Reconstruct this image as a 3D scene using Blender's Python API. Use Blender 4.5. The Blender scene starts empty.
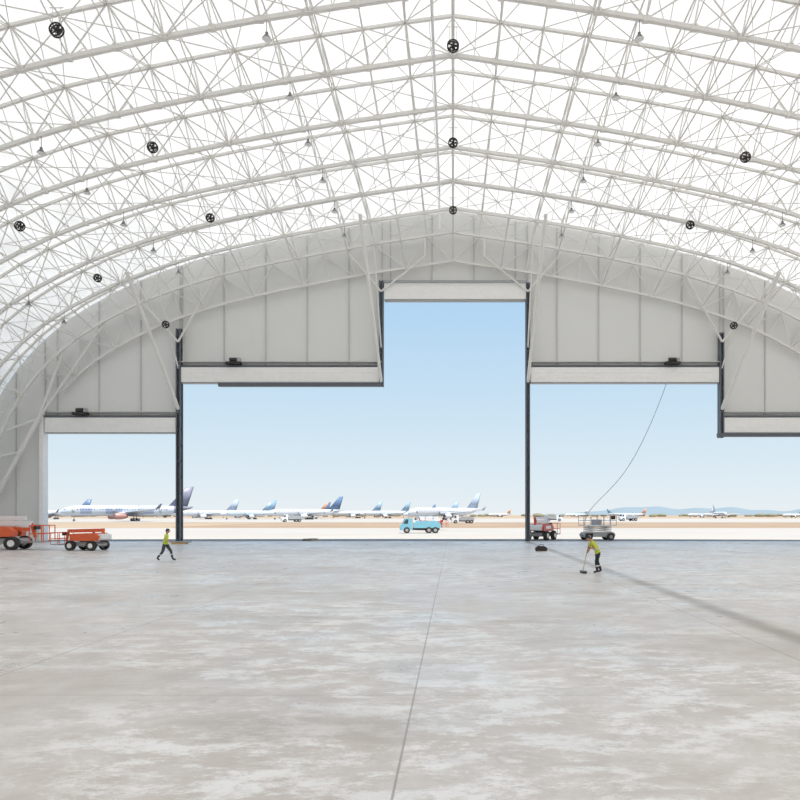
import bpy, math, random
from mathutils import Vector, Matrix
random.seed(7)
scene = bpy.context.scene
try:
    scene.view_settings.view_transform = 'Standard'
    scene.view_settings.look = 'None'
    scene.view_settings.exposure = 0.0
except Exception as e:
    print(e)

def lin(c):
    return tuple(((x/255)/12.92 if x/255 <= 0.04045 else (((x/255)+0.055)/1.055)**2.4) for x in c)

# ------------------------------------------------------------------ materials
def mat(name, rgb, rough=0.6, metal=0.0, var=0.06, scale=3.0, spec=0.4):
    m = bpy.data.materials.new(name); m.use_nodes = True
    nt = m.node_tree; b = nt.nodes['Principled BSDF']
    c = lin(rgb)
    tc = nt.nodes.new('ShaderNodeTexCoord')
    n = nt.nodes.new('ShaderNodeTexNoise'); n.inputs['Scale'].default_value = scale
    n.inputs['Detail'].default_value = 4
    mx = nt.nodes.new('ShaderNodeMix'); mx.data_type = 'RGBA'
    mx.inputs[6].default_value = (*[max(0, x*(1-var)) for x in c], 1)
    mx.inputs[7].default_value = (*[min(1, x*(1+var)) for x in c], 1)
    nt.links.new(tc.outputs['Object'], n.inputs['Vector'])
    nt.links.new(n.outputs['Fac'], mx.inputs[0])
    nt.links.new(mx.outputs[2], b.inputs['Base Color'])
    b.inputs['Roughness'].default_value = rough
    b.inputs['Metallic'].default_value = metal
    b.inputs['Specular IOR Level'].default_value = spec
    return m

M_steel = mat('galvanised_steel', (235, 233, 228), 0.5, 0.0, 0.05)
M_steel2 = mat('steel_web', (228, 226, 221), 0.5, 0.0, 0.05)
M_dark = mat('dark_rail', (96, 102, 110), 0.5)
M_black = mat('black_metal', (52, 48, 46), 0.5)
M_panel = mat('gable_panel', (229, 229, 226), 0.65, 0, 0.03, 0.15)
M_rib = mat('gable_rib', (204, 204, 202), 0.6)
M_curtain = mat('rolled_curtain', (248, 247, 244), 0.7)
M_white = mat('white_paint', (240, 240, 240), 0.35)
M_orange = mat('orange_paint', (232, 108, 68), 0.4)
M_red = mat('red_paint', (205, 84, 68), 0.4)
M_tire = mat('tyre_rubber', (62, 58, 56), 0.85)
M_grey = mat('grey_paint', (168, 170, 172), 0.5)
M_cyan = mat('cyan_paint', (130, 190, 208), 0.4)
M_glass = mat('dark_glass', (60, 75, 90), 0.15)
M_skin = mat('skin', (196, 146, 118), 0.6)
M_hivis = mat('hivis_fabric', (196, 214, 60), 0.8, 0, 0.1, 20)
M_hivis2 = mat('hivis_fabric_yellow', (205, 214, 84), 0.8, 0, 0.1, 20)
M_pants = mat('black_trousers', (50, 50, 56), 0.85)
M_pants2 = mat('grey_trousers', (74, 78, 84), 0.85)
M_refl = mat('reflective_tape', (215, 218, 220), 0.3)
M_boot = mat('boots', (58, 48, 42), 0.7)
M_hair = mat('hair', (52, 40, 32), 0.8)
M_lip = mat('lips', (160, 95, 85), 0.6)
M_wood = mat('broom_pole', (190, 160, 110), 0.6)
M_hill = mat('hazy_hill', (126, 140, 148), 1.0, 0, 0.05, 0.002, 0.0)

def fabric_mat():
    m = bpy.data.materials.new('tension_fabric'); m.use_nodes = True
    nt = m.node_tree; nt.nodes.clear()
    out = nt.nodes.new('ShaderNodeOutputMaterial')
    d = nt.nodes.new('ShaderNodeBsdfDiffuse'); t = nt.nodes.new('ShaderNodeBsdfTranslucent')
    mx = nt.nodes.new('ShaderNodeMixShader'); mx.inputs[0].default_value = 0.40
    tc = nt.nodes.new('ShaderNodeTexCoord')
    mp = nt.nodes.new('ShaderNodeMapping'); mp.inputs['Scale'].default_value = (0.35, 0.16, 0.35)
    n = nt.nodes.new('ShaderNodeTexNoise'); n.inputs['Scale'].default_value = 1.0; n.inputs['Detail'].default_value = 7
    n.inputs['Roughness'].default_value = 0.65
    r = nt.nodes.new('ShaderNodeValToRGB')
    r.color_ramp.elements[0].position = 0.32; r.color_ramp.elements[0].color = (0.78, 0.765, 0.74, 1)
    r.color_ramp.elements[1].position = 0.66; r.color_ramp.elements[1].color = (0.92, 0.905, 0.875, 1)
    nt.links.new(tc.outputs['Object'], mp.inputs['Vector']); nt.links.new(mp.outputs[0], n.inputs['Vector'])
    nt.links.new(n.outputs['Fac'], r.inputs[0])
    nt.links.new(r.outputs[0], d.inputs['Color']); nt.links.new(r.outputs[0], t.inputs['Color'])
    nt.links.new(d.outputs[0], mx.inputs[1]); nt.links.new(t.outputs[0], mx.inputs[2])
    nt.links.new(mx.outputs[0], out.inputs[0])
    return m
M_fabric = fabric_mat()

def floor_mat():
    m = bpy.data.materials.new('worn_concrete'); m.use_nodes = True
    nt = m.node_tree; b = nt.nodes['Principled BSDF']; L = nt.links.new
    tc = nt.nodes.new('ShaderNodeTexCoord')
    def noise(sc, det, scl=(1, 1, 1), rough=0.55, dist=0.0, off=(0,0,0)):
        mp = nt.nodes.new('ShaderNodeMapping'); mp.inputs['Scale'].default_value = scl
        mp.inputs['Location'].default_value = off
        n = nt.nodes.new('ShaderNodeTexNoise'); n.inputs['Scale'].default_value = sc
        n.inputs['Detail'].default_value = det; n.inputs['Roughness'].default_value = rough
        n.inputs['Distortion'].default_value = dist
        L(tc.outputs['Object'], mp.inputs['Vector']); L(mp.outputs[0], n.inputs['Vector'])
        return n.outputs['Fac']
    def ramp(f, a, bb, lo=0.0, hi=1.0):
        r = nt.nodes.new('ShaderNodeMapRange'); r.inputs[1].default_value = a; r.inputs[2].default_value = bb
        r.inputs[3].default_value = lo; r.inputs[4].default_value = hi; r.interpolation_type = 'SMOOTHSTEP'
        L(f, r.inputs[0]); return r.outputs[0]
    def mul(a, c):
        n = nt.nodes.new('ShaderNodeMath'); n.operation = 'MULTIPLY'
        L(a, n.inputs[0])
        if isinstance(c, float): n.inputs[1].default_value = c
        else: L(c, n.inputs[1])
        return n.outputs[0]
    def mix(f, a, c):
        n = nt.nodes.new('ShaderNodeMix'); n.data_type = 'RGBA'
        L(f, n.inputs[0])
        if isinstance(a, tuple): n.inputs[6].default_value = (*a, 1)
        else: L(a, n.inputs[6])
        if isinstance(c, tuple): n.inputs[7].default_value = (*c, 1)
        else: L(c, n.inputs[7])
        return n.outputs[2]
    base = mix(ramp(noise(0.14, 6), 0.35, 0.65), lin((212, 203, 196)), lin((230, 225, 221)))
    fine = mix(ramp(noise(1.6, 9, rough=0.75), 0.32, 0.68, 0.0, 0.55), base, lin((190, 180, 171)))
    scuff = mul(ramp(noise(1.5, 12, (0.55, 1.0, 1), 0.85, 0.15), 0.47, 0.57), ramp(noise(0.09, 5, off=(3.1, 2.2, 0)), 0.38, 0.54))
    c1 = mix(mul(scuff, 0.85), fine, lin((251, 250, 249)))
    st = mul(ramp(noise(0.2, 7, (1, 1.4, 1), off=(9, 4, 0)), 0.54, 0.66), 0.42)
    c2 = mix(st, c1, lin((176, 166, 157)))
    sx = nt.nodes.new('ShaderNodeSeparateXYZ'); L(tc.outputs['Object'], sx.inputs[0])
    def joint(outp, offset, period, w):
        a = nt.nodes.new('ShaderNodeMath'); a.operation = 'ADD'; a.inputs[1].default_value = offset + 650.0
        L(outp, a.inputs[0])
        mo = nt.nodes.new('ShaderNodeMath'); mo.operation = 'MODULO'; mo.inputs[1].default_value = period
        L(a.outputs[0], mo.inputs[0])
        lt = nt.nodes.new('ShaderNodeMath'); lt.operation = 'LESS_THAN'; lt.inputs[1].default_value = w
        L(mo.outputs[0], lt.inputs[0]); return lt.outputs[0]
    jx = joint(sx.outputs[0], 0.55, 6.5, 0.025)
    jy = joint(sx.outputs[1], 3.3, 6.5, 0.03)
    c3 = mix(mul(jx, 0.6), c2, lin((126, 117, 110)))
    c4 = mix(mul(jy, 0.3), c3, lin((126, 117, 110)))
    ab = nt.nodes.new('ShaderNodeMath'); ab.operation = 'SUBTRACT'; ab.inputs[1].default_value = 6.95
    L(sx.outputs[0], ab.inputs[0])
    ab2 = nt.nodes.new('ShaderNodeMath'); ab2.operation = 'ABSOLUTE'; L(ab.outputs[0], ab2.inputs[0])
    band = mul(ramp(ab2.outputs[0], 0.05, 0.5, 1.0, 0.0), ramp(noise(0.8, 7, rough=0.7), 0.3, 0.5, 0.4, 1.0))
    c5 = mix(mul(band, 0.75), c4, lin((152, 141, 131)))
    L(c5, b.inputs['Base Color'])
    L(ramp(noise(0.5, 6), 0.3, 0.7, 0.26, 0.5), b.inputs['Roughness'])
    b.inputs['Specular IOR Level'].default_value = 0.55
    bp = nt.nodes.new('ShaderNodeBump'); bp.inputs['Strength'].default_value = 0.12; bp.inputs['Distance'].default_value = 0.02
    L(noise(3, 6), bp.inputs['Height']); L(bp.outputs[0], b.inputs['Normal'])
    return m
M_floor = floor_mat()

def ground_mat(name, a, c, sc):
    m = mat(name, a, 0.9, 0, 0.02, 1, 0.1)
    nt = m.node_tree
    mx = [n for n in nt.nodes if n.type == 'MIX'][0]; n = [n for n in nt.nodes if n.type == 'TEX_NOISE'][0]
    n.inputs['Scale'].default_value = sc; n.inputs['Detail'].default_value = 6
    mx.inputs[6].default_value = (*lin(a), 1); mx.inputs[7].default_value = (*lin(c), 1)
    return m
M_apron = ground_mat('apron_concrete', (156, 152, 146), (176, 172, 166), 0.05)
M_field = ground_mat('dry_grass_field', (148, 130, 111), (170, 152, 131), 0.02)
M_field2 = ground_mat('dirt_strip', (134, 116, 99), (166, 145, 124), 0.08)

# ------------------------------------------------------------------ mesh builder
class MB:
    def __init__(s): s.v = []; s.f = []; s.m = []; s.mats = []
    def mi(s, m):
        if m not in s.mats: s.mats.append(m)
        return s.mats.index(m)
    def tube(s, p, q, r, m, n=6, r2=None, cap=True):
        p = Vector(p); q = Vector(q); d = q-p
        if d.length < 1e-6: return
        d.normalize(); r2 = r if r2 is None else r2
        up = Vector((0, 0, 1)) if abs(d.z) < 0.95 else Vector((1, 0, 0))
        a = d.cross(up).normalized(); b = d.cross(a).normalized()
        k = len(s.v); off = math.pi/4 if n == 4 else 0
        for c, rr in ((p, r), (q, r2)):
            for i in range(n):
                t = 2*math.pi*i/n+off
                s.v.append(c+a*math.cos(t)*rr+b*math.sin(t)*rr)
        M = s.mi(m)
        for i in range(n):
            j = (i+1) % n
            s.f.append((k+i, k+n+i, k+n+j, k+j)); s.m.append(M)
        if cap:
            s.f.append(tuple(range(k, k+n))); s.m.append(M)
            s.f.append(tuple(range(k+2*n-1, k+n-1, -1))); s.m.append(M)
    def box(s, c, size, m, R=None):
        c = Vector(c); k = len(s.v); M = s.mi(m)
        for dx in (-.5, .5):
            for dy in (-.5, .5):
                for dz in (-.5, .5):
                    o = Vector((dx*size[0], dy*size[1], dz*size[2]))
                    if R is not None: o = R @ o
                    s.v.append(c+o)
        for f in ((0, 1, 3, 2), (4, 6, 7, 5), (0, 4, 5, 1), (2, 3, 7, 6), (0, 2, 6, 4), (1, 5, 7, 3)):
            s.f.append(tuple(k+i for i in f)); s.m.append(M)
    def b2(s, x0, x1, y0, y1, z0, z1, m):
        s.box(((x0+x1)/2, (y0+y1)/2, (z0+z1)/2), (x1-x0, y1-y0, z1-z0), m)
    def prism(s, pts, y0, y1, m, taper=1.0):
        k = len(s.v); n = len(pts); M = s.mi(m)
        for y in (y0, y1):
            for x, z in pts: s.v.append(Vector((x, y, z)))
        s.f.append(tuple(range(k, k+n))); s.m.append(M)
        s.f.append(tuple(range(k+2*n-1, k+n-1, -1))); s.m.append(M)
        for i in range(n):
            j = (i+1) % n
            s.f.append((k+i, k+n+i, k+n+j, k+j)); s.m.append(M)
    def loft(s, rings, m, cap=True):
        k = len(s.v); n = len(rings[0]); M = s.mi(m) if not callable(m) else None
        for r in rings:
            for p in r: s.v.append(Vector(p))
        for a in range(len(rings)-1):
            for i in range(n):
                j = (i+1) % n
                s.f.append((k+a*n+i, k+a*n+j, k+(a+1)*n+j, k+(a+1)*n+i))
                s.m.append(M if M is not None else s.mi(m(a, i)))
        if cap:
            mm = M if M is not None else s.mi(m(0, 0))
            s.f.append(tuple(range(k+n-1, k-1, -1))); s.m.append(mm)
            s.f.append(tuple(k+(len(rings)-1)*n+i for i in range(n))); s.m.append(mm)
    def ell(s, c, rad, m, n=12, k=8, R=None):
        rings = []
        for a in range(k+1):
            t = math.pi*(a/k)*0.998+0.003
            ring = []
            for i in range(n):
                u = 2*math.pi*i/n
                o = Vector((rad[0]*math.sin(t)*math.cos(u), rad[1]*math.sin(t)*math.sin(u), rad[2]*math.cos(t)))
                if R is not None: o = R @ o
                ring.append(Vector(c)+o)
            rings.append(ring)
        s.loft(rings, m)
    def wheel(s, c, r, w, n=20, hub=None):
        x, y, z = c
        s.tube((x, y-w/2, z), (x, y+w/2, z), r, M_tire, n)
        s.tube((x, y-w/2-0.02, z), (x, y+w/2+0.02, z), r*0.5, hub or M_white, 12)
    def ring(s, c, axis, R, r, m, n=20):
        axis = Vector(axis).normalized(); up = Vector((0, 0, 1)) if abs(axis.z) < .9 else Vector((1, 0, 0))
        a = axis.cross(up).normalized(); b = axis.cross(a); c = Vector(c)
        pts = [c+a*math.cos(2*math.pi*i/n)*R+b*math.sin(2*math.pi*i/n)*R for i in range(n)]
        for i in range(n): s.tube(pts[i], pts[(i+1) % n], r, m, 5, cap=False)
    def mesh(s, name, smooth=False):
        me = bpy.data.meshes.new(name)
        me.from_pydata([tuple(v) for v in s.v], [], s.f)
        for m in s.mats: me.materials.append(m)
        for p, i in zip(me.polygons, s.m): p.material_index = i
        if smooth:
            for p in me.polygons: p.use_smooth = len(p.vertices) <= 4
        me.update(); return me
    def obj(s, name, loc=(0, 0, 0), rot=(0, 0, 0), scale=1, smooth=False):
        o = bpy.data.objects.new(name, s.mesh(name, smooth))
        scene.collection.objects.link(o)
        o.location = loc; o.rotation_euler = rot; o.scale = (scale,)*3
        return o

def inst(name, me, loc, rot=(0, 0, 0), scale=1):
    o = bpy.data.objects.new(name, me); scene.collection.objects.link(o)
    o.location = loc; o.rotation_euler = rot; o.scale = (scale,)*3
    return o

# ------------------------------------------------------------------ arch profile
ctrl = [(0, 29.3), (10, 27.75), (18.8, 26.0), (24.5, 24.5), (30.5, 22.2), (36.5, 18.6), (41.2, 13.4), (44.4, 6.0), (45.8, 0.0)]
def catmull(pts, sub=20):
    P = [Vector((2*pts[0][0]-pts[1][0], 2*pts[0][1]-pts[1][1]))]+[Vector(p) for p in pts]+[Vector((2*pts[-1][0]-pts[-2][0], 2*pts[-1][1]-pts[-2][1]))]
    out = []
    for i in range(1, len(P)-2):
        for k in range(sub):
            t = k/sub
            a, b, c, d = P[i-1], P[i], P[i+1], P[i+2]
            out.append(0.5*((2*b)+(c-a)*t+(2*a-5*b+4*c-d)*t*t+(-a+3*b-3*c+d)*t**3))
    out.append(P[-2]); return out
fine = catmull(ctrl)
cum = [0]
for i in range(1, len(fine)): cum.append(cum[-1]+(fine[i]-fine[i-1]).length)
NS = 24
def at(sv):
    for i in range(1, len(cum)):
        if cum[i] >= sv-1e-9:
            t = (sv-cum[i-1])/(cum[i]-cum[i-1]); return fine[i-1].lerp(fine[i], max(0, min(1, t)))
    return fine[-1]
halfin = [at(cum[-1]*i/NS) for i in range(NS+1)]
DEP = 2.3
halfout = []
for i, p in enumerate(halfin):
    if i == 0: n = Vector((0, 1))
    else:
        a = halfin[i-1]; b = halfin[min(NS, i+1)]
        t = (b-a).normalized(); n = Vector((-t.y, t.x))
        if n.x < 0: n = -n
    halfout.append(p+n*DEP)
halfout[-1] = Vector((halfin[-1].x+DEP, 0.0))
inn = [Vector((-p.x, p.y)) for p in reversed(halfin)]+halfin[1:]
outr = [Vector((-p.x, p.y)) for p in reversed(halfout)]+halfout[1:]
N = len(inn)
def prof_z(L_, x):
    for i in range(N-1):
        a, b = L_[i], L_[i+1]
        if a.x <= x <= b.x: return a.y+(b.y-a.y)*(x-a.x)/(b.x-a.x)
    return 0
def out_z(x): return prof_z(outr, x)
def in_z(x): return prof_z(inn, x)

WY = 67.3
BAY = 5.1
TY = [66.3-BAY*k for k in range(18)]

t = MB()
for i in range(N-1):
    a, b = inn[i], inn[i+1]
    t.tube((a.x, 0, a.y), (b.x, 0, b.y), 0.155, M_steel, 4)
    a2, b2_ = outr[i], outr[i+1]
    t.tube((a2.x, 0, a2.y), (b2_.x, 0, b2_.y), 0.12, M_steel, 4)
    if i % 2 == 0: t.tube((a.x, 0, a.y), (b2_.x, 0, b2_.y), 0.045, M_steel2)
    else: t.tube((a2.x, 0, a2.y), (b.x, 0, b.y), 0.045, M_steel2)
    m1 = (a+b)/2; m2 = (a2+b2_)/2
    t.tube((m1.x, 0, m1.y), (m2.x, 0, m2.y), 0.028, M_steel2, 5)
for i in range(N):
    a, b = inn[i], outr[i]
    t.tube((a.x, 0, a.y), (b.x, 0, b.y), 0.045, M_steel2)
    if 0 < i < N-1: t.box((a.x, 0, a.y), (0.34, 0.28, 0.28), M_steel)
for sx in (-1, 1): t.b2(sx*46.8-1.6, sx*46.8+1.6, -0.5, 0.5, 0, 0.12, M_steel)
tm = t.mesh('roof_truss')
for y in TY: inst('roof_truss', tm, (0, y, 0))

b = MB()
for k in range(len(TY)-1):
    y0, y1 = TY[k], TY[k+1]; ym = (y0+y1)/2
    for i in range(1, N-1):
        o = outr[i]
        b.tube((o.x, y0, o.y), (o.x, y1, o.y), 0.05, M_steel2, 5, cap=False)
        p = inn[i]
        q = outr[i]
        if i % 2 == 0:
            b.tube((p.x, y0, p.y), (q.x, ym, q.y), 0.04, M_steel2, 5, cap=False)
            b.tube((p.x, y1, p.y), (q.x, ym, q.y), 0.04, M_steel2, 5, cap=False)
        else:
            b.tube((p.x, y0, p.y), (q.x, y1, q.y), 0.032, M_steel2, 4, cap=False)
            b.tube((p.x, y1, p.y), (q.x, y0, q.y), 0.032, M_steel2, 4, cap=False)
        if i % 3 == 0:
            b.tube((p.x, y0, p.y), (p.x, y1, p.y), 0.05, M_steel, 5, cap=False)
    for i in range(0, N-3, 3):
        a, c = inn[i], inn[i+3]
        if 2 < i:
            b.tube((a.x, y0, a.y), (c.x, y1, c.y), 0.028, M_steel2, 4, cap=False)
            b.tube((a.x, y1, a.y), (c.x, y0, c.y), 0.028, M_steel2, 4, cap=False)
    for i in range(1, N-2):
        a, c = outr[i], outr[i+1]
        if i % 2:
            b.tube((a.x, y0, a.y-0.1), (c.x, y1, c.y-0.1), 0.028, M_steel2, 4, cap=False)
        else:
            b.tube((a.x, y1, a.y-0.1), (c.x, y0, c.y-0.1), 0.028, M_steel2, 4, cap=False)
b.tube((0, TY[-1], 29.2), (0, TY[0], 29.2), 0.09, M_steel, 6)
b.tube((0, TY[-1], 31.3), (0, TY[0], 31.3), 0.09, M_steel, 6)
b.obj('roof_bracing')
p = MB()
p.tube((-1.1, 0, 28.85), (-1.1, 57, 28.85), 0.08, M_white, 8)
p.tube((-1.1, 57, 28.85), (-1.1, 57, 25.8), 0.06, M_white, 8)
p.obj('ceiling_conduit')

fb = MB(); M = fb.mi(M_fabric)
edges = [WY+0.1]+TY+[-26.0]
YY = []
for a, c in zip(edges[:-1], edges[1:]):
    YY += [(a, 0.0), ((a*3+c)/4, 0.1), ((a+c)/2, 0.14), ((a+3*c)/4, 0.1)]
YY.append((edges[-1], 0))
for yy, bu in YY:
    for i in range(N):
        o = outr[i]; d = (outr[i]-inn[i]).normalized()
        q = o+d*(0.18+bu)
        if i in (0, N-1): q.y = 0
        fb.v.append(Vector((q.x, yy, q.y)))
for r in range(len(YY)-1):
    for i in range(N-1):
        fb.f.append((r*N+i, r*N+i+1, (r+1)*N+i+1, (r+1)*N+i)); fb.m.append(M)
fb.obj('ceiling', smooth=True)

# ------------------------------------------------------------------ gable wall with door openings
bays = [(-39.2, -26.2, 10.4), (-26.2, -6.8, 15.2), (-6.8, 7.15, 23.1), (7.15, 25.65, 15.2), (25.65, 39.6, 10.4)]
def bottom(x):
    for a, c, z in bays:
        if a <= x <= c: return z+1.35
    return 0.0
xs = sorted(set([round(-46+4.0*i, 2) for i in range(24)]+[a for a, _, _ in bays]+[c for _, c, _ in bays]+[-47.9, 47.9]))
w = MB()
mp_ = w.mi(M_panel)
for a, c in zip(xs[:-1], xs[1:]):
    if c-a < 0.02: continue
    z0 = bottom((a+c)/2)
    sub = max(1, int((c-a)/1.0))
    for q in range(sub):
        u0 = a+(c-a)*q/sub; u1 = a+(c-a)*(q+1)/sub
        za, zb = max(z0+.02, out_z(u0)+.15), max(z0+.02, out_z(u1)+.15)
        k = len(w.v)
        for yy in (WY, WY+0.25):
            w.v += [Vector((u0, yy, z0)), Vector((u1, yy, z0)), Vector((u1, yy, zb)), Vector((u0, yy, za))]
        for f in ((0, 1, 2, 3), (7, 6, 5, 4), (0, 4, 5, 1), (1, 5, 6, 2), (2, 6, 7, 3), (3, 7, 4, 0)):
            w.f.append(tuple(k+i for i in f)); w.m.append(mp_)
    if out_z(a) > z0+0.5 and abs(a) < 46:
        w.b2(a-0.06, a+0.06, WY-0.1, WY, max(bottom(a-0.05), bottom(a+0.05)), out_z(a), M_rib)
w.obj('wall_back')
# gable header truss: second chord line below the arch with lacing
g = MB()
low = []
for i in range(N):
    nrm = (outr[i]-inn[i]).normalized(); low.append(inn[i]-nrm*2.5)
for i in range(N-1):
    a, c, e_, f_ = inn[i], inn[i+1], low[i], low[i+1]
    if min(e_.y, f_.y) > 13.5:
        g.tube((e_.x, WY-0.45, e_.y), (f_.x, WY-0.45, f_.y), 0.15, M_steel, 4)
        g.tube((a.x, WY-0.45, a.y), (e_.x, WY-0.45, e_.y), 0.06, M_steel2, 5)
        if i % 2: g.tube((a.x, WY-0.45, a.y), (f_.x, WY-0.45, f_.y), 0.06, M_steel2, 5)
        else: g.tube((e_.x, WY-0.45, e_.y), (c.x, WY-0.45, c.y), 0.06, M_steel2, 5)
        if i % 2 == 0: g.tube((e_.x, WY-0.45, e_.y), (inn[i].x, TY[1], inn[i].y), 0.055, M_steel2, 5)
for a, c, z in bays:
    if z < 23:
        g.b2(a, c, WY-0.4, WY, z+1.45, z+1.62, M_dark)
        g.b2(a, c, WY-0.5, WY-0.05, z+1.9, z+2.0, M_rib)
g.obj('trim_1')

rw = MB(); M = rw.mi(M_panel)
for i in range(N): rw.v.append(Vector((outr[i].x, -25.6, outr[i].y+0.1)))
rw.f.append(tuple(range(N))); rw.m.append(M)
rw.obj('wall_rear')

for n_, (a, c, z) in enumerate(bays):
    d = MB()
    if n_ == 2:
        d.b2(a+.25, c-.2, WY-0.55, WY+0.3, z, z+1.6, M_curtain)
        d.b2(a+.2, c-.15, WY-0.7, WY-0.5, z+1.55, z+1.75, M_grey)
    else:
        d.b2(a+.25, c-.25, WY-0.5, WY+0.3, z, z+1.4, M_curtain)
        for q in (0.45, 0.9): d.b2(a+.25, c-.25, WY-0.52, WY-0.49, z+q, z+q+0.025, M_curtain)
    d.b2(a+.25, c-.25, WY-0.45, WY+0.2, z-0.1, z+.02, M_grey)
    if n_ == 1: d.b2(-22.4, -6.9, WY-0.6, WY-0.1, z-0.42, z-0.1, M_dark)
    if n_ == 4: d.b2(25.3, c, WY-0.6, WY-0.1, z-0.42, z-0.1, M_dark)
    if n_ in (1, 3, 0):
        mx_ = {1: -20.9, 3: 20.9, 0: -35.5}[n_]
        zz = z+1.65
        d.b2(mx_-0.7, mx_+0.7, WY-0.9, WY-0.35, zz, zz+0.22, M_black)
        d.tube((mx_-0.35, WY-0.65, zz+0.42), (mx_+0.3, WY-0.65, zz+0.42), 0.22, M_black, 12)
        d.b2(mx_+0.4, mx_+0.65, WY-0.85, WY-0.45, zz+.2, zz+0.6, M_grey)
    d.obj('door_%d' % (n_+1))

def mullion(x, z0, z1, wdt):
    m = MB()
    m.b2(x-wdt/2, x-wdt/2+0.12, WY-0.6, WY+0.1, z0, z1, M_dark)
    m.b2(x+wdt/2-0.12, x+wdt/2, WY-0.6, WY+0.1, z0, z1, M_dark)
    m.b2(x-wdt/2, x+wdt/2, WY-0.35, WY-0.1, z0, z1, M_dark)
    zz = z0+0.1
    while zz < z1-1:
        m.b2(x-wdt/2, x+wdt/2, WY-0.62, WY-0.35, zz, zz+0.08, M_dark); zz += 1.5
    return m
m = mullion(-26.2, 0, 20.3, 0.46); m.obj('door_mullion')
m = mullion(7.15, 0, 24.7, 0.40); m.obj('door_mullion')
m = mullion(-6.85, 14.8, 24.9, 0.40); m.obj('door_mullion')
m = mullion(25.65, 9.9, 19.9, 0.40); m.obj('door_mullion')
m = MB()
m.b2(-39.5, -39.1, WY-0.5, WY+0.3, 0, 11.9, M_curtain); m.b2(39.4, 39.8, WY-0.5, WY+0.3, 0, 11.9, M_curtain)
m.b2(-39.1, 39.4, WY-0.35, WY+0.15, 0.0, 0.03, M_dark)
m.obj('trim_2')

s = MB()
def brace(a, c, r=0.13):
    s.tube(a, c, r, M_steel, 8)
for sx in (-1, 1):
    xa = -26.2 if sx < 0 else 25.65
    brace((xa, WY-.5, 12.6), (sx*27.9, 59.8, in_z(27.9)), .17)
    brace((xa, WY-.5, 16.5), (sx*26.9, 63.5, in_z(26.9)), .07)
    brace((xa, WY-.6, 19.0), (xa-sx*3.6, WY-1, in_z(xa-sx*3.6)-.1), .1)
    brace((xa, WY-.6, 19.0), (xa+sx*3.2, WY-1, in_z(xa+sx*3.2)-.1), .1)
    xa = -6.85 if sx < 0 else 7.15
    brace((xa, WY-.5, 15.2), (sx*7.9, 59.5, in_z(7.9)), .16)
    brace((xa, WY-.5, 18.5), (sx*7.2, 62.5, in_z(7.2)), .07)
    brace((xa, WY-.6, 23.8), (xa-sx*4.2, WY-1, 27.0), .1)
    brace((xa-sx*4.2, WY-1, 27.0), (xa-sx*4.2, WY-1, in_z(xa-sx*4.2)), .09)
    brace((xa, WY-.6, 23.8), (xa+sx*3.4, WY-1, in_z(xa+sx*3.4)), .09)
    brace((sx*39.4, WY-.8, 11.6), (sx*45.2, WY-.8, 1.0), .22)
    brace((sx*39.4, WY-.8, 11.6), (sx*42.3, WY-.8, 10.6), .14)
    brace((sx*40.9, WY-.9, 8.5), (sx*43.7, WY-.9, 7.9), .12)
    brace((sx*42.4, WY-.9, 6.0), (sx*44.8, WY-.9, 4.6), .1)
    brace((sx*39.4, WY-.8, 11.6), (sx*37.0, WY-.8, in_z(37.0)), .13)
    brace((sx*39.4, WY-.8, 11.6), (sx*33.0, WY-.8, in_z(33.0)), .11)
s.obj('door_brace_frame')

# ------------------------------------------------------------------ fans
f = MB()
f.ring((0, -0.12, 0), (0, 1, 0), 0.46, 0.06, M_black, 20); f.ring((0, 0.12, 0), (0, 1, 0), 0.46, 0.06, M_black, 20)
f.ring((0, -0.14, 0), (0, 1, 0), 0.28, 0.018, M_black, 16)
for i in range(12):
    u = 2*math.pi*i/12
    f.tube((0, -.16, 0), (math.cos(u)*.46, -.12, math.sin(u)*.46), .02, M_black, 4)
    f.tube((math.cos(u)*.46, -.12, math.sin(u)*.46), (math.cos(u)*.46, .12, math.sin(u)*.46), .025, M_black, 4)
for i in range(5):
    u = 2*math.pi*i/5
    R = Matrix.Rotation(-u, 3, 'Y') @ Matrix.Rotation(0.5, 3, 'X')
    f.box(Vector((math.cos(u)*.24, 0, math.sin(u)*.24)), (.34, .03, .17), M_black, R)
f.tube((0, -.15, 0), (0, .25, 0), .12, M_black, 12)
f.tube((-.3, 0, .4), (-.3, 0, 1.6), .025, M_steel, 5); f.tube((.3, 0, .4), (.3, 0, 1.6), .025, M_steel, 5)
f.tube((-.5, 0, 1.6), (.5, 0, 1.6), .04, M_steel, 5)
fm = f.mesh('circulation_fan')
for x, y, z in [(0, 38.8, 28.5), (0, 48.9, 28.5), (0, 59.7, 28.5), (0, 28.6, 28.5),
                (-18.8, 33.2, 25.5), (-18.8, 43.8, 25.5), (-18.8, 54.2, 25.5),
                (18.8, 33.2, 25.5), (18.8, 45.0, 25.5), (18.8, 55.5, 25.5),
                (-29.4, 47.5, 22.1), (-29.4, 57.9, 22.1), (29.6, 58.9, 21.8), (29.4, 48.0, 22.1),
                (-26.4, 64.3, 20.0), (25.8, 64.3, 19.9)]:
    inst('circulation_fan', fm, (x, y, z), scale=0.66)
# small pendant high-bay lamps between the trusses
M_lamp = mat('lamp_housing', (120, 120, 120), 0.4)
lp = MB()
lp.tube((0, 0, .9), (0, 0, .2), .02, M_lamp, 5)
lp.tube((0, 0, .22), (0, 0, .08), .08, M_lamp, 10)
lp.tube((0, 0, .1), (0, 0, -.1), .1, M_lamp, 14, .24)
lp.tube((0, 0, -.1), (0, 0, -.13), .22, M_white, 14)
lm = lp.mesh('pendant_lamp')
for k in range(1, 8):
    for xx in (-34, -24, -9.5, 9.5, 24, 34):
        inst('pendant_lamp', lm, (xx, TY[k], in_z(abs(xx))-0.95))

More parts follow.
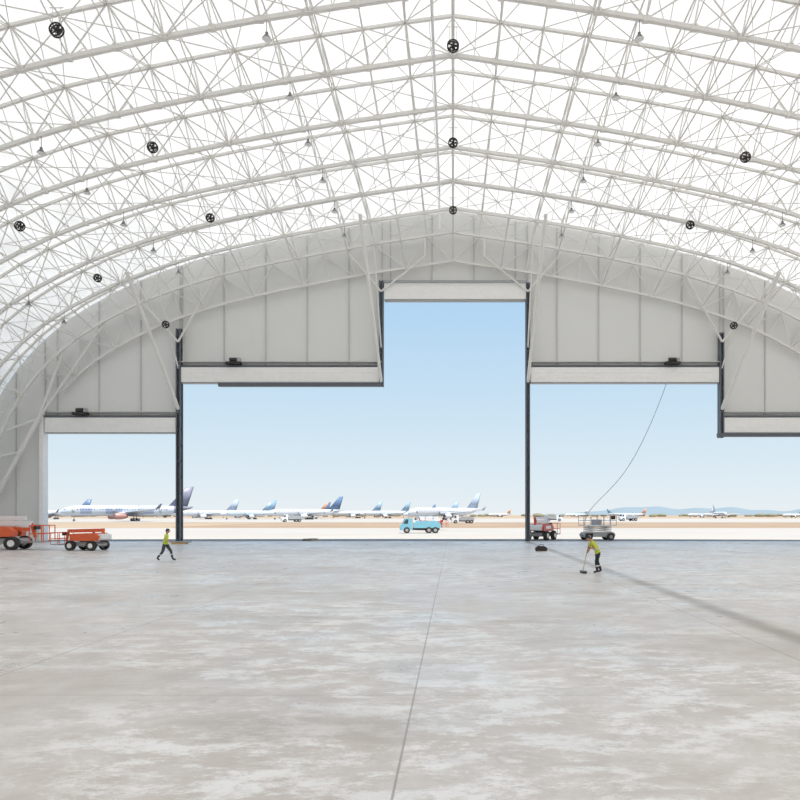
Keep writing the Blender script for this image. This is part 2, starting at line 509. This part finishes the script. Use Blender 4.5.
# ------------------------------------------------------------------ floor and grounds
fl = MB(); fl.b2(-48.4, 48.4, -25.8, WY+0.6, -0.3, 0.0, M_floor); fl.obj('floor')
ap = MB(); ap.b2(-500, 500, -200, 135, -0.6, -0.04, M_apron); ap.obj('ground_apron')
ap = MB(); ap.b2(-7000, 7000, -300, 7000, -1.0, -0.12, M_field); ap.obj('ground_field')
ap = MB(); ap.b2(-60, 700, 150, 235, -0.3, -0.06, M_field2); ap.obj('ground_dirt_strip')
ap = MB(); ap.b2(-900, 900, 250, 520, -0.3, -0.08, M_apron); ap.obj('ground_taxiway')

h = MB(); M = h.mi(M_hill)
n = 120
for row in range(3):
    for i in range(n+1):
        x = 650+4300*i/n
        hh = 85*(0.5+0.2*math.sin(i*0.09+0.5)+0.12*math.sin(i*0.31+2)+0.06*math.sin(i*0.83))
        hh *= min(1, i/25.0)
        hh = max(8, hh+18*min(1, i/30))
        h.v.append(Vector((x, 4800+row*400, (-1, hh, -1)[row])))
for row in range(2):
    for i in range(n):
        k = row*(n+1)+i; h.f.append((k, k+1, k+n+2, k+n+1)); h.m.append(M)
h.obj('distant_hills')
sh = MB()
M_shrub = mat('shrub', (132, 130, 110), 1.0, 0, 0.2, 0.3, 0)
for i in range(260):
    x = random.uniform(-1500, 1500); y = random.uniform(1060, 1500)
    r = random.uniform(2, 4.5)
    sh.ell((x, y, r*0.5), (r*2.2, r*1.5, r*0.8), M_shrub, 7, 4)
sh.obj('shrub_row')

# ------------------------------------------------------------------ airliners
def airliner(tailc, belly=None, engc=None, patch=None):
    a = MB()
    tm_ = mat('hazy_livery_tail', tailc, 0.4); em = mat('hazy_livery_engine', engc or (205, 206, 210), 0.35)
    wm = mat('hazy_fuselage', belly or (206, 209, 214), 0.35)
    pm = mat('hazy_livery_patch', patch, .4) if patch else wm
    prof = [(-25, 0.05, 3.7), (-24.6, 0.6, 3.75), (-23.8, 1.1, 3.9), (-22.5, 1.55, 4.05), (-20.5, 1.9, 4.2), (-18, 2.05, 4.25), (-14, 2.05, 4.25), (-9, 2.05, 4.25), (-3, 2.05, 4.25), (3, 2.05, 4.25), (9, 2.05, 4.25), (13, 2.0, 4.3), (17, 1.6, 4.7), (21, 0.95, 5.2), (24, 0.45, 5.6), (25, 0.12, 5.7)]
    rings = []
    for x, r, z in prof:
        rings.append([(x, r*math.cos(2*math.pi*i/20), z+r*1.04*math.sin(2*math.pi*i/20)) for i in range(20)])
    a.loft(rings, lambda r, i: tm_ if r >= 12 and patch else (pm if (patch and (r in (5, 7, 9)) and (i in (18, 19, 0, 1, 9, 10, 8, 11))) else wm))
    for sy in (-1, 1):
        for i in range(34):
            x = -19+i*1.0
            a.box((x, sy*2.02, 4.75), (0.35, 0.1, 0.4), M_glass)
        a.box((-23.3, sy*0.85, 4.55), (0.9, 0.5, 0.4), M_glass, Matrix.Rotation(sy*0.5, 3, 'Z'))
        for dx in (-20.5, -6, 11.5): a.box((dx, sy*2.0, 4.3), (0.8, 0.14, 1.8), M_grey)
    def foil(root, tip, rc, tc_, rt, tt, m, vertical=False):
        rings = []
        for P, c, th in ((root, rc, rt), (tip, tc_, tt)):
            ring = []
            for u, hgt in ((0, 0), (.1, .8), (.3, 1), (.6, .7), (1, 0.05), (.6, -.5), (.3, -.7), (.1, -.6)):
                if vertical: ring.append((P[0]+u*c, P[1]+hgt*th/2, P[2]))
                else: ring.append((P[0]+u*c, P[1], P[2]+hgt*th/2))
            rings.append(ring)
        a.loft(rings, m)
    for sy in (-1, 1):
        foil((-6, sy*1.5, 3.1), (5.5, sy*22.5, 5.0), 9.5, 1.8, 1.1, .25, wm)
        foil((5.5, sy*22.5, 5.0), (7.3, sy*23.3, 6.9), 1.8, .7, .25, .1, tm_)
        foil((17.5, sy*.8, 5.3), (22.2, sy*8.2, 6.1), 4.6, 1.6, .5, .15, wm)
        er = [(-6.6, .95), (-6.9, 1.15), (-6.0, 1.3), (-4, 1.25), (-2.6, .9), (-1.9, .6)]
        a.loft([[(x, sy*7.3+r*math.cos(2*math.pi*i/14), 2.0+r*math.sin(2*math.pi*i/14)) for i in range(14)] for x, r in er], em)
        a.tube((-6.95, sy*7.3, 2), (-6.5, sy*7.3, 2), .85, M_glass, 14)
        a.box((-3.3, sy*7.3, 3.3), (3.6, .35, .9), wm)
        a.tube((2.2, sy*3.3, 3.0), (2.2, sy*3.3, .7), .18, M_grey)
        for dx in (-.7, .7):
            for dy in (-.4, .4): a.wheel((2.2+dx, sy*3.3+dy, .6), .6, .4, 12)
        a.box((2.2, sy*3.3, .65), (1.5, .2, .2), M_grey)
    foil((14.8, 0, 5.9), (22.6, 0, 14.6), 8.0, 2.9, .7, .25, tm_, True)
    a.tube((-20, 0, 2.9), (-20, 0, .5), .13, M_grey)
    for dy in (-.3, .3): a.wheel((-20, dy, .45), .45, .28, 12)
    return a.mesh('airliner', True)
A = {  # livery colours paled, distance haze is put into the paint
 'blue': airliner((96, 120, 152)),
 'multi': airliner((128, 130, 150), (190, 198, 208), (176, 132, 124), (152, 162, 186)),
 'teal': airliner((140, 168, 190), (200, 208, 216)),
 'pale': airliner((168, 182, 200)),
 'orange': airliner((205, 145, 115)),
}
def plane(kind, px, y, yaw, sc=1.0):
    o = inst('airliner', A[kind], (px, y, -0.06), (0, 0, math.radians(yaw)), sc)
plane('multi', -135, 292, 34, 1.02)
plane('blue', -247, 432, 20, 0.85)
plane('pale', -152, 430, 40, .85)
plane('teal', -122, 420, 55, .82)
plane('blue', -84, 400, 35, .92)
plane('orange', -112, 520, 30, .85)
plane('teal', -78, 560, 25, .9)
plane('teal', -52, 540, 35, .9)
plane('blue', -97, 480, 60, .8)
plane('pale', -4, 375, 40, 1.0)
plane('teal', -14, 450, 20, .75)
plane('pale', 217, 570, 84, .8)
plane('orange', 190, 740, 15, .65)
plane('pale', 255, 720, 20, .65)
plane('pale', 150, 850, 20, .65)
plane('pale', 330, 680, 30, .6)
plane('teal', -190, 640, 25, .95)
plane('blue', -35, 700, 40, .9)
plane('pale', -290, 700, 30, .9)
plane('orange', 60, 900, 30, .7)
plane('teal', 235, 980, 150, .8)

# ------------------------------------------------------------------ vehicles
def boom_lift(col, big=False):
    a = MB()
    for x in (-.95, .95):
        for sy in (-1, 1): a.wheel((x, sy*.85, .42), .42, .3, 20, M_white)
        a.tube((x, -.8, .42), (x, .8, .42), .09, M_black, 8)
    a.prism([(-1.35, .38), (1.35, .38), (1.45, .55), (1.2, .72), (-1.2, .72), (-1.45, .55)], -.6, .6, M_grey)
    a.tube((0, 0, .7), (0, 0, .85), .5, M_black, 18)
    a.prism([(-1.55, .9), (-1.35, .82), (1.0, .82), (1.05, 1.1), (.7, 1.42), (-1.2, 1.48), (-1.6, 1.2)], -.85, -.22, col)
    a.prism([(-1.55, .9), (-1.35, .82), (1.0, .82), (1.05, 1.1), (.7, 1.42), (-1.2, 1.48), (-1.6, 1.2)], .22, .85, col)
    a.b2(-1.5, .9, -.24, .24, .82, 1.05, M_black)
    a.b2(-1.0, .2, -.87, -.85, 1.02, 1.28, M_white)
    a.prism([(-1.75, .95), (-1.45, .85), (-1.45, 1.42), (-1.75, 1.3)], -.7, .7, M_white)
    a.tube((-1.45, 0, 1.35), (1.6, 0, 1.25), .16, col, 4)
    a.tube((-1.45, 0, 1.7), (1.75, 0, 1.62), .2, M_white if big else col, 4)
    a.tube((-1.45, 0, 1.2), (-1.45, 0, 1.85), .13, col, 8)
    a.tube((-1.3, 0, 1.05), (-.4, 0, 1.6), .06, M_grey, 8)
    if big:
        a.tube((-1.6, 0, 2.0), (1.4, 0, 1.95), .17, M_white, 4)
        a.tube((-1.5, 0, 1.7), (-1.6, 0, 2.05), .12, col, 8)
    a.tube((1.7, 0, 1.65), (1.95, 0, .75), .1, col, 6)
    x0, x1, y0, y1, z0, z1 = 1.95, 2.75, -.85, .85, .45, 1.5
    a.b2(x0, x1, y0, y1, z0, z0+.08, M_grey)
    for z in (z0+.55, z1):
        for p_, q_ in (((x0, y0, z), (x1, y0, z)), ((x1, y0, z), (x1, y1, z)), ((x1, y1, z), (x0, y1, z)), ((x0, y1, z), (x0, y0, z))):
            a.tube(p_, q_, .03, col, 6)
    for x in (x0, x1):
        for y in (y0, 0, y1): a.tube((x, y, z0), (x, y, z1), .03, col, 6)
    a.b2(x0, x0+.18, -.3, .3, z1-.25, z1+.05, M_black)
    return a
boom_lift(M_orange, True).obj('boom_lift', (-32.6, 50.6, 0), (0, 0, math.radians(8)), 1.16)
boom_lift(M_orange).obj('boom_lift', (-25.9, 49.6, 0), (0, 0, math.radians(172)), 0.84)
boom_lift(M_red, True).obj('boom_lift', (9.0, 71.5, -.04), (0, 0, math.radians(62)), 1.12)
boom_lift(M_red, True).obj('boom_lift', (-4.0, 118, -.04), (0, 0, math.radians(15)), 1.1)

def scissor_lift():
    a = MB()
    for x in (-1.2, 1.2):
        for sy in (-1, 1): a.wheel((x, sy*.75, .38), .38, .28, 18, M_grey)
    a.prism([(-1.7, .35), (1.7, .35), (1.8, .6), (1.6, .85), (-1.6, .85), (-1.8, .6)], -.6, .6, M_grey)
    for k in range(3):
        z = .9+k*.2
        for y in (-.45, .45):
            a.tube((-1.4, y, z), (1.4, y, z+.18), .05, M_white, 4); a.tube((1.4, y, z), (-1.4, y, z+.18), .05, M_grey, 4)
    a.b2(-1.8, 1.8, -.85, .85, 1.5, 1.62, M_white)
    for z in (2.1, 2.65):
        for y in (-.83, .83): a.tube((-1.8, y, z), (1.8, y, z), .03, M_grey, 6)
        for x in (-1.8, 1.8): a.tube((x, -.83, z), (x, .83, z), .03, M_grey, 6)
    for i in range(6):
        x = -1.8+i*.72
        for y in (-.83, .83): a.tube((x, y, 1.6), (x, y, 2.65), .028, M_grey, 6)
    a.b2(-.5, .3, -.5, .4, 1.62, 2.2, M_grey)
    a.b2(1.3, 1.7, -.8, -.5, 2.2, 2.6, M_black)
    a.b2(-1.5, -.7, -.63, -.6, .45, .75, M_black)
    return a
scissor_lift().obj('scissor_lift', (14.6, 70.8, -.04), (0, 0, .15), 0.95)

def service_truck(body, cabc):
    a = MB()
    for x in (-2.1, 1.3, 2.3):
        for sy in (-1, 1): a.wheel((x, sy*1.0, .48), .48, .3, 18, M_grey)
    a.b2(-2.9, 3.0, -.45, .45, .5, .8, M_black)
    a.prism([(-3.1, .5), (-1.2, .5), (-1.2, 2.3), (-2.3, 2.3), (-2.75, 1.5), (-3.1, 1.35)], -1.05, 1.05, cabc)
    a.prism([(-2.62, 1.5), (-1.9, 1.5), (-1.9, 2.15), (-2.25, 2.15)], -1.07, 1.07, M_glass)
    a.prism([(-2.82, 1.5), (-2.74, 1.5), (-2.36, 2.2), (-2.44, 2.2)], -.9, .9, M_glass)
    a.prism([(-1.0, .8), (3.1, .8), (3.1, 1.5), (2.6, 1.9), (-.6, 1.9), (-1.0, 1.5)], -1.05, 1.05, body)
    for x in (-.4, .8, 2.0): a.tube((x, -1.0, 1.9), (x, -1.0, 2.6), .04, body, 6); a.tube((x, 1.0, 1.9), (x, 1.0, 2.6), .04, body, 6)
    for sy in (-1, 1): a.tube((-.4, sy, 2.6), (2.0, sy, 2.6), .04, body, 6)
    a.b2(-3.15, -3.1, -.9, .9, .45, .75, M_grey)
    return a
service_truck(M_cyan, M_cyan).obj('service_truck', (-4.6, 98, -.04), (0, 0, .1), 0.9)  # cyan truck stands in for a smaller tug and cart
wt = service_truck(M_grey, M_white).mesh('service_truck')
for x, y, rz, sc in ((-60, 260, .4, 1.2), (3, 215, .1, 1.1), (40, 280, 3.0, 1.2), (75, 300, .2, 1.3)):
    inst('service_truck', wt, (x, y, -.06), (0, 0, rz), sc)

def cable(name, pts, r):
    cu = bpy.data.curves.new(name, 'CURVE'); cu.dimensions = '3D'; cu.bevel_depth = r; cu.bevel_resolution = 2
    sp = cu.splines.new('NURBS'); sp.points.add(len(pts)-1)
    for q, v in zip(sp.points, pts): q.co = (*v, 1)
    sp.use_endpoint_u = True; sp.order_u = 4
    cu.materials.append(M_grey)
    o = bpy.data.objects.new(name, cu); scene.collection.objects.link(o)
cable('power_cable', [(20.9, 67.0, 16.5), (20.2, 67.4, 14.0), (18.6, 68, 9.8), (16.8, 69, 6.3), (14.6, 70, 4.0), (13.3, 70.3, 2.6), (13.2, 70.3, 1.5)], .03)

tb = MB()
tb.prism([(-.38, 0.0), (.38, 0.0), (.42, .2), (.25, .33), (-.2, .36), (-.4, .22)], -.2, .2, M_black)
tb.tube((-.2, 0, .34), (-.1, 0, .46), .02, M_black); tb.tube((-.1, 0, .46), (.15, 0, .45), .02, M_black); tb.tube((.15, 0, .45), (.22, 0, .32), .02, M_black)
tb.obj('tool_bag', (6.1, 48.5, 0.0))

def pallet(loc, rot):
    a = MB()
    for y in (-.5, 0, .5): a.b2(-.6, .6, y-.05, y+.05, 0, .1, M_wood)
    for i in range(7): a.b2(-.6+i*.175, -.6+i*.175+.12, -.55, .55, .1, .125, M_wood)
    for i in range(4): a.tube((-.8, -.3+i*.2, .17), (.9, -.25+i*.2, .17), .045, M_grey, 6)
    a.obj('pallet', loc, (0, 0, rot))
pallet((-23.6, 60.5, 0), .2); pallet((-14.2, 69.5, -.04), 1.2)

# ------------------------------------------------------------------ workers
def skin_part(verts, edges, radii, root=0, sub=3):
    me = bpy.data.meshes.new('tmp'); me.from_pydata(verts, edges, [])
    o = bpy.data.objects.new('tmp', me); scene.collection.objects.link(o)
    md = o.modifiers.new('sk', 'SKIN'); md.use_smooth_shade = True; md.branch_smoothing = 0.4
    if not me.skin_vertices:
        bpy.context.view_layer.objects.active = o
        bpy.ops.mesh.customdata_skin_add()
    for i, r in enumerate(radii):
        sv = me.skin_vertices[0].data[i]; sv.radius = r if isinstance(r, tuple) else (r, r); sv.use_root = (i == root)
    sm = o.modifiers.new('ss', 'SUBSURF'); sm.levels = sub; sm.render_levels = sub
    dg = bpy.context.evaluated_depsgraph_get(); dg.update()
    ev = o.evaluated_get(dg); em = ev.to_mesh()
    V = [v.co.copy() for v in em.vertices]; F = [tuple(p.vertices) for p in em.polygons]
    ev.to_mesh_clear(); bpy.data.objects.remove(o); bpy.data.meshes.remove(me)
    return V, F

def seg_d(p, a, b):
    ab = b-a; t = max(0, min(1, (p-a).dot(ab)/ab.length_squared)); return (p-(a+ab*t)).length

def worker(J, loc, rz, top, pants, head_pitch, cap_m, grips):
    names = ['pelvis', 'spine', 'chest', 'neck', 'ntop', 'shL', 'elL', 'wrL', 'shR', 'elR', 'wrR', 'hipL', 'knL', 'anL', 'toL', 'hipR', 'knR', 'anR', 'toR']
    rad = dict(pelvis=(.14, .165), spine=(.135, .16), chest=(.145, .18), neck=.08, ntop=.056, sh=.088, el=.058, wr=.036, hip=.112, kn=.076, an=.055, to=.045)
    E = [('pelvis', 'spine'), ('spine', 'chest'), ('chest', 'neck'), ('neck', 'ntop'), ('chest', 'shL'), ('shL', 'elL'), ('elL', 'wrL'), ('chest', 'shR'), ('shR', 'elR'), ('elR', 'wrR'),
         ('pelvis', 'hipL'), ('hipL', 'knL'), ('knL', 'anL'), ('anL', 'toL'), ('pelvis', 'hipR'), ('hipR', 'knR'), ('knR', 'anR'), ('anR', 'toR')]
    V, F = skin_part([J[n] for n in names], [(names.index(a), names.index(b)) for a, b in E],
                     [rad.get(n, rad.get(n[:-1])) for n in names])
    w = MB(); w.v = list(V)
    bm = {}
    for e in E:
        a, c = e
        if c == 'ntop': mm = M_skin
        elif c[:2] in ('wr',): mm = M_skin
        elif c[:2] in ('hi', 'kn', 'an'): mm = pants
        elif c[:2] == 'to': mm = M_boot
        else: mm = top
        bm[e] = mm
    ch = Vector(J['chest']); pe = Vector(J['pelvis']); ax = (ch-pe).normalized()
    arm_e = [e for e in E if e[1][:2] in ('el', 'wr')]
    for fc in F:
        c = sum((V[i] for i in fc), Vector())/len(fc)
        e = min(E, key=lambda e: seg_d(c, Vector(J[e[0]]), Vector(J[e[1]])))
        mm = bm[e]; hgt = (c-pe).dot(ax)
        if e not in arm_e and e[1] != 'ntop' and e[1][:2] not in ('an', 'to'):
            mm = top if hgt > -0.03 else pants
            if .12 < hgt < .165 or .27 < hgt < .31: mm = M_refl
        if mm is pants and e[1][:2] == 'an':
            k_, a_ = Vector(J[e[0]]), Vector(J[e[1]]); tt = (c-k_).dot(a_-k_)/(a_-k_).length_squared
            if .35 < tt < .5: mm = M_refl
        w.f.append(fc); w.m.append(w.mi(mm))
    nt_ = Vector(J['ntop']); R = Matrix.Rotation(head_pitch, 3, 'Y')
    hc = nt_+R @ Vector((.02, 0, .10))
    def H(x, y, z): return hc+R @ Vector((x, y, z))
    rings = []
    K = 14; n = 20
    for a in range(K+1):
        t = math.pi*(a/K)*.996+.006
        ring = []
        for i in range(n):
            u = 2*math.pi*i/n
            x = math.sin(t)*math.cos(u); y = math.sin(t)*math.sin(u); z = math.cos(t)
            jaw = 1-0.25*max(0, -z)
            px_, py_, pz_ = x*.098, y*.077*jaw, z*.118
            if x > .9 and -.35 < z < .1: px_ += .016*(1 if abs(y) < .25 else 0)
            if z < -.6 and x > 0: px_ += .02*x
            ring.append(H(px_, py_, pz_))
        rings.append(ring)
    w.loft(rings, M_skin)
    for sy in (-1, 1):
        w.ell(H(.085, sy*.032, .008), (.012, .016, .009), M_white, 8, 6, R)
        w.ell(H(.094, sy*.032, .008), (.006, .007, .007), M_black, 8, 6, R)
        w.tube(H(.092, sy*.018, .03), H(.085, sy*.05, .032), .005, M_hair, 5)
        w.ell(H(-.005, sy*.078, -.005), (.02, .011, .032), M_skin, 10, 6, R)
    w.tube(H(.095, 0, .012), H(.118, 0, -.028), .009, M_skin, 8, .015)
    w.ell(H(.092, 0, -.058), (.012, .026, .008), M_lip, 10, 6, R)
    w.ell(H(-.022, 0, .012), (.088, .083, .1), M_hair, 16, 10, R)
    w.ell(H(-.004, 0, .06), (.105, .086, .075), cap_m, 18, 10, R)
    w.loft([[H(.07+.085*math.cos(u), .07*math.sin(u), .05+dz) for u in [2*math.pi*i/16 for i in range(16)]] for dz in (0, .012)], cap_m)
    for sd, (wr, palm_dir, nrm, curl, ysgn) in grips.items():
        wr = Vector(wr); d = Vector(palm_dir).normalized(); nr = Vector(nrm); nr = (nr-d*nr.dot(d)).normalized(); sdv = d.cross(nr).normalized()*ysgn
        rings = []
        for q, (wd, th) in ((0, (.026, .02)), (.03, (.036, .019)), (.065, (.042, .017)), (.092, (.04, .013))):
            rings.append([wr+d*q+sdv*(wd*math.cos(2*math.pi*i/12))+nr*(th*math.sin(2*math.pi*i/12)) for i in range(12)])
        w.loft(rings, M_skin)
        for fi, (off, ln) in enumerate(((.031, .072), (.011, .082), (-.010, .076), (-.030, .06))):
            p_ = wr+d*.085+sdv*off; ang = 0.15
            for sgi, fr in enumerate((.45, .3, .25)):
                ang += curl*(0.9 if sgi == 0 else 1.0)
                q_ = p_+(d*math.cos(ang)+nr*math.sin(ang))*ln*fr
                w.tube(p_, q_, .0098-.0012*sgi, M_skin, 8, .0092-.0014*sgi); w.ell(q_, (.0088-.0012*sgi,)*3, M_skin, 8, 5)
                p_ = q_
        p_ = wr+d*.025+sdv*.032
        for sgi, ln in enumerate((.038, .03, .025)):
            dd = (d*.8+sdv*(.75-.35*sgi)+nr*(.3+curl*.5*sgi)).normalized(); q_ = p_+dd*ln
            w.tube(p_, q_, .0125-.0012*sgi, M_skin, 8, .0115-.0015*sgi); w.ell(q_, (.0108-.0015*sgi,)*3, M_skin, 8, 5); p_ = q_
    w.ring(Vector(J['neck']).lerp(Vector(J['ntop']), .35), (Vector(J['ntop'])-Vector(J['neck'])), .062, .012, top, 16)
    return w.obj('construction_worker', loc, (0, 0, rz), smooth=True)

walkJ = dict(pelvis=(0, 0, .94), spine=(.02, 0, 1.10), chest=(.05, 0, 1.30), neck=(.07, 0, 1.45), ntop=(.09, 0, 1.53),
             shL=(.06, .19, 1.39), elL=(-.08, .25, 1.13), wrL=(.06, .25, .93), shR=(.06, -.19, 1.39), elR=(.14, -.25, 1.12), wrR=(.36, -.2, 1.03),
             hipL=(.02, .10, .89), knL=(.27, .10, .53), anL=(.36, .10, .10), toL=(.53, .12, .055),
             hipR=(-.02, -.10, .89), knR=(-.12, -.10, .48), anR=(-.40, -.10, .16), toR=(-.27, -.11, .045))
worker(walkJ, (-15.7, 38.2, 0), math.radians(8), M_hivis, M_pants2, 0.12, M_pants,
       {'L': ((.06, .25, .93), (.3, 0, -1), (.9, -.2, .2), .45, -1), 'R': ((.36, -.2, 1.03), (1, 0, -.1), (0, .3, -1), .6, 1)})
sweepJ = dict(pelvis=(0, 0, .92), spine=(.07, 0, 1.08), chest=(.19, 0, 1.25), neck=(.29, 0, 1.38), ntop=(.36, 0, 1.44),
              shL=(.24, .19, 1.32), elL=(.19, .31, 1.06), wrL=(.38, .10, 1.10), shR=(.24, -.19, 1.32), elR=(.30, -.26, 1.05), wrR=(.43, -.09, .88),
              hipL=(0, .11, .87), knL=(.12, .15, .48), anL=(.08, .17, .09), toL=(.26, .20, .045),
              hipR=(0, -.11, .87), knR=(-.02, -.15, .48), anR=(-.2, -.17, .09), toR=(-.03, -.21, .045))
LOC = (6.25, 30.2, 0); RZ = math.radians(186)
worker(sweepJ, LOC, RZ, M_hivis2, M_pants, 0.75, M_pants,
       {'L': ((.38, .10, 1.10), (.25, -1, 0), (1, 0, 0), 1.0, 1), 'R': ((.43, -.09, .88), (.25, 1, 0), (1, 0, 0), 1.0, -1)})
br = MB()
br.tube((.405, 0.01, 1.3), (.66, .0, .09), .014, M_wood, 10)
br.b2(.56, .72, -.28, .28, .055, .1, M_dark)
for i in range(26):
    y = -.27+i*.0216
    for x in (.58, .62, .66, .70): br.tube((x, y, .06), (x+(x-.64)*.2, y, 0.0), .009, M_black, 5)
br.obj('push_broom', LOC, (0, 0, RZ))

# ------------------------------------------------------------------ light & world
sun = bpy.data.lights.new('sun', 'SUN'); sun.energy = 7.2; sun.angle = 0.009; sun.color = (1, .94, .86)
so = bpy.data.objects.new('sun', sun); scene.collection.objects.link(so)
dirv = Vector((0.22, -0.22, 1.0)).normalized()
so.rotation_euler = dirv.to_track_quat('Z', 'Y').to_euler(); so.location = (40, -20, 90)
wd = bpy.data.worlds.new('sky'); scene.world = wd; wd.use_nodes = True
nt = wd.node_tree; bg = nt.nodes['Background']
tc = nt.nodes.new('ShaderNodeTexCoord'); sp = nt.nodes.new('ShaderNodeSeparateXYZ'); r = nt.nodes.new('ShaderNodeValToRGB')
nt.links.new(tc.outputs['Generated'], sp.inputs[0]); nt.links.new(sp.outputs[2], r.inputs[0]); nt.links.new(r.outputs[0], bg.inputs[0])
e = r.color_ramp.elements
e[0].position = 0.0; e[0].color = (*lin((233, 240, 243)), 1)
e[1].position = 1.0; e[1].color = (*lin((124, 170, 222)), 1)
for pos, c in ((0.05, (222, 236, 244)), (0.15, (202, 226, 243)), (0.30, (176, 212, 242)), (0.5, (148, 192, 233))):
    q = e.new(pos); q.color = (*lin(c), 1)
bg.inputs[1].default_value = 1.0

# ------------------------------------------------------------------ camera
cam = bpy.data.cameras.new('camera'); co = bpy.data.objects.new('camera', cam); scene.collection.objects.link(co)
co.location = (0, 0, 2.5); co.rotation_euler = (math.radians(90), 0, 0)
cam.sensor_width = 36; cam.lens = 31.5; cam.shift_x = -0.06625; cam.shift_y = 0.14375; cam.clip_end = 20000
scene.camera = co
